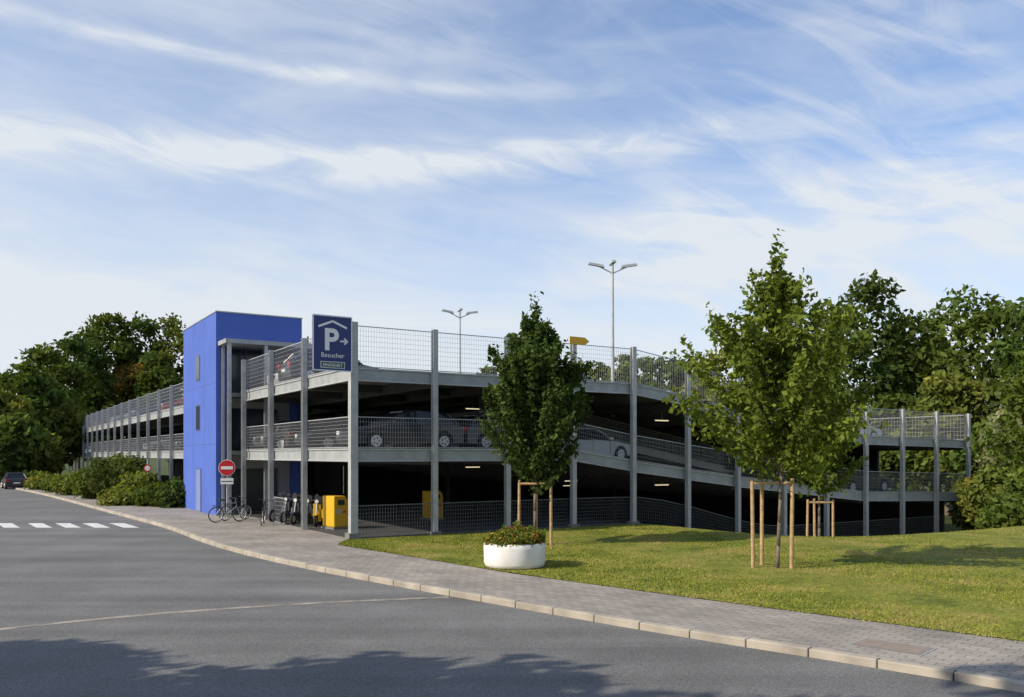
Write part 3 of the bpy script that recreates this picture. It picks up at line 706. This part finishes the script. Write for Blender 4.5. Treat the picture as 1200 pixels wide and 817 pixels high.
x,y=brg(603,22.2); E=empty('flower_planter',(x,y,0.02)); mb=MB()
mb.lathe((0,0,0),[(0,0),(.70,0),(.76,.03),(.79,.12),(.80,.50),(.795,.60),(.77,.63),(.72,.62),(.70,.52)],'planter',48); mb.lathe((0,0,0),[(.71,.53),(0,.57)],'soil',24)
mb.obj('bowl',E,smooth=True)
n=4600; a=rng.uniform(0,6.283,n); r=.74*np.sqrt(rng.uniform(0,1,n)); xx=np.cos(a)*r; yy=np.sin(a)*r
top=(.30+.16*np.sin(xx*9+1)*np.cos(yy*8)+.10*np.sin(xx*17+yy*13))*(1.15-.6*(r/.74)**2)+.12*xx
hgt=.58+np.clip(top,.06,1)*rng.uniform(0,1,n)**.6
P=np.stack([xx*1.08,yy*1.08,hgt],1); C=np.tile(np.array([.14,.18,.035]),(n,1))*rng.uniform(.5,1.5,(n,1))
cl_=np.sin(xx*11+2)*np.sin(yy*10); fl=rng.uniform(0,1,n); C[(fl<.35)&(cl_>.55)]=(.42,.08,.03); C[(fl<.3)&(cl_<-.6)]=(.55,.36,.05); C[(fl>.85)]=(.2,.11,.04)
leaves('plants',P,unit(n)+np.array([0,0,.8]),.06,C,E)

n=340; P=[];
while len(P)<n:
    p=lawnp(random.random()*.5,random.random()-.03); P.append((p.x,p.y,H(p.x,p.y)+.04))
leaves('fallen_leaves',np.array(P),np.tile([0,0,2.0],(n,1)),.06,np.tile([.26,.17,.04],(n,1))*rng.uniform(.5,1.4,(n,1)))

# ---------------- world
w=bpy.data.worlds.new('World'); sc.world=w; w.use_nodes=True; nt=w.node_tree; N=nt.nodes; L=nt.links
for nd in list(N): N.remove(nd)
SUNV=Vector((-.9,-.435,0)).normalized(); EL=math.radians(36)
sv=Vector((SUNV.x*math.cos(EL),SUNV.y*math.cos(EL),math.sin(EL)))
out=N.new('ShaderNodeOutputWorld'); bg=N.new('ShaderNodeBackground'); bg.inputs['Strength'].default_value=.12
sky=N.new('ShaderNodeTexSky'); sky.sky_type='NISHITA'; sky.sun_disc=False; sky.sun_elevation=EL; sky.sun_rotation=math.atan2(SUNV.x,SUNV.y); sky.air_density=1.0; sky.dust_density=0.5; sky.ozone_density=1.5
tc=N.new('ShaderNodeTexCoord'); sx=N.new('ShaderNodeSeparateXYZ'); L.new(tc.outputs['Generated'],sx.inputs[0])
def mth(op,a,b=None,c=None,clamp=False):
    m=N.new('ShaderNodeMath'); m.operation=op; m.use_clamp=clamp
    for i,v in enumerate((a,b,c)):
        if v is None: continue
        if isinstance(v,(int,float)): m.inputs[i].default_value=v
        else: L.new(v,m.inputs[i])
    return m.outputs[0]
X,Y,Zs=sx.outputs
az=mth('ARCTAN2',X,Y); hyp=mth('SQRT',mth('ADD',mth('MULTIPLY',X,X),mth('MULTIPLY',Y,Y))); tt=mth('DIVIDE',Zs,mth('MAXIMUM',hyp,.001))
def noise(sx_,sy_,rot,scale,detail=6,rough=.6,dist=.0,off=0):
    cb=N.new('ShaderNodeCombineXYZ'); L.new(az,cb.inputs[0]); L.new(tt,cb.inputs[1]); cb.inputs[2].default_value=off
    mp=N.new('ShaderNodeMapping'); mp.vector_type='TEXTURE'; mp.inputs['Rotation'].default_value=(0,0,rot); mp.inputs['Scale'].default_value=(sx_,sy_,1); L.new(cb.outputs[0],mp.inputs[0])
    n=N.new('ShaderNodeTexNoise'); n.inputs['Scale'].default_value=scale; n.inputs['Detail'].default_value=detail; n.inputs['Roughness'].default_value=rough; n.inputs['Distortion'].default_value=dist
    L.new(mp.outputs[0],n.inputs['Vector']); return n.outputs['Fac']
def ss(v,a,b,c=0,d=1):
    r=N.new('ShaderNodeMapRange'); r.interpolation_type='SMOOTHSTEP'; r.inputs[1].default_value=a; r.inputs[2].default_value=b; r.inputs[3].default_value=c; r.inputs[4].default_value=d; L.new(v,r.inputs[0]); return r.outputs[0]
wob=mth('MULTIPLY',mth('SUBTRACT',noise(1,.6,0,2.2,3,.5,0,3.3),.5),.07)
def band(t0,slope,width,a0,a1,soft=.12):
    c=mth('ADD',mth('MULTIPLY',az,slope),t0); d=mth('DIVIDE',mth('SUBTRACT',mth('ADD',tt,wob),c),width)
    g=mth('POWER',2.718,mth('MULTIPLY',mth('MULTIPLY',d,d),-1))
    return mth('MULTIPLY',mth('MULTIPLY',g,ss(az,a0,a0+soft)),ss(az,a1-soft,a1,1,0))
n_str=noise(1.0,.30,math.radians(-3),3.2,6,.52,.8,1.0); n_fine=noise(.6,.16,math.radians(-8),4.0,8,.58,1.2,7.0); n_big=noise(1,.5,0,2.4,5,.5,.3,5.0)
n_diag=noise(.6,.13,math.radians(-36),3.0,7,.55,.8,9.0)
fine=ss(n_fine,.30,.72); strk=ss(n_str,.34,.68); big=ss(n_big,.38,.66); diag=ss(n_diag,.42,.72)
cl=mth('MULTIPLY',mth('MULTIPLY',strk,.36),mth('ADD',mth('MULTIPLY',big,.6),.3))
cl=mth('ADD',cl,mth('MULTIPLY',fine,.12))
for (t0,sl,wd,a0,a1,amp) in [(.345,.07,.024,-1.2,.42,.8),(.425,-.02,.009,-1.3,.22,.45),(.225,.10,.050,-.05,1.3,.8),(.15,.0,.05,-1.4,0.0,.25)]:
    b=mth('MULTIPLY',band(t0,sl,wd,a0,a1,.3),mth('ADD',mth('MULTIPLY',fine,.55),mth('ADD',mth('MULTIPLY',strk,.4),.18)))
    cl=mth('ADD',cl,mth('MULTIPLY',b,amp))
cl=mth('ADD',cl,mth('MULTIPLY',mth('MULTIPLY',diag,ss(az,.02,.35)),.30))
haze=mth('POWER',2.718,mth('MULTIPLY',mth('MULTIPLY',mth('MAXIMUM',tt,0),mth('MAXIMUM',tt,0)),-19.0))
haze=mth('MULTIPLY',haze,.76)
veil=ss(az,-.6,.45,.32,.04)
f=mth('ADD',mth('ADD',cl,haze),veil,clamp=True)
f=mth('MINIMUM',f,.95)
f=mth('MULTIPLY',f,ss(tt,1.0,5.0,1,.35))
tint=N.new('ShaderNodeMix'); tint.data_type='RGBA'; tint.blend_type='MULTIPLY'; tint.inputs[0].default_value=1; L.new(sky.outputs[0],tint.inputs[6]); tint.inputs[7].default_value=(1.1,1.3,1.55,1)
mx=N.new('ShaderNodeMix'); mx.data_type='RGBA'; L.new(f,mx.inputs[0]); L.new(tint.outputs[2],mx.inputs[6]); mx.inputs[7].default_value=(6.5,6.85,7.25,1)
L.new(mx.outputs[2],bg.inputs['Color']); L.new(bg.outputs[0],out.inputs[0])
sl=bpy.data.lights.new('sun','SUN'); sl.energy=5.0; sl.angle=math.radians(.5); sl.color=(1,.885,.71); so=bpy.data.objects.new('sun',sl); sc.collection.objects.link(so)
so.rotation_euler=sv.to_track_quat('Z','Y').to_euler()
cd=bpy.data.cameras.new('camera'); cd.sensor_width=36; cd.lens=36*F/1200; cd.shift_y=124.5/1200; cd.clip_end=5000; co=bpy.data.objects.new('camera',cd); sc.collection.objects.link(co)
co.location=(0,0,HC); co.rotation_euler=(math.pi/2,0,0); sc.camera=co
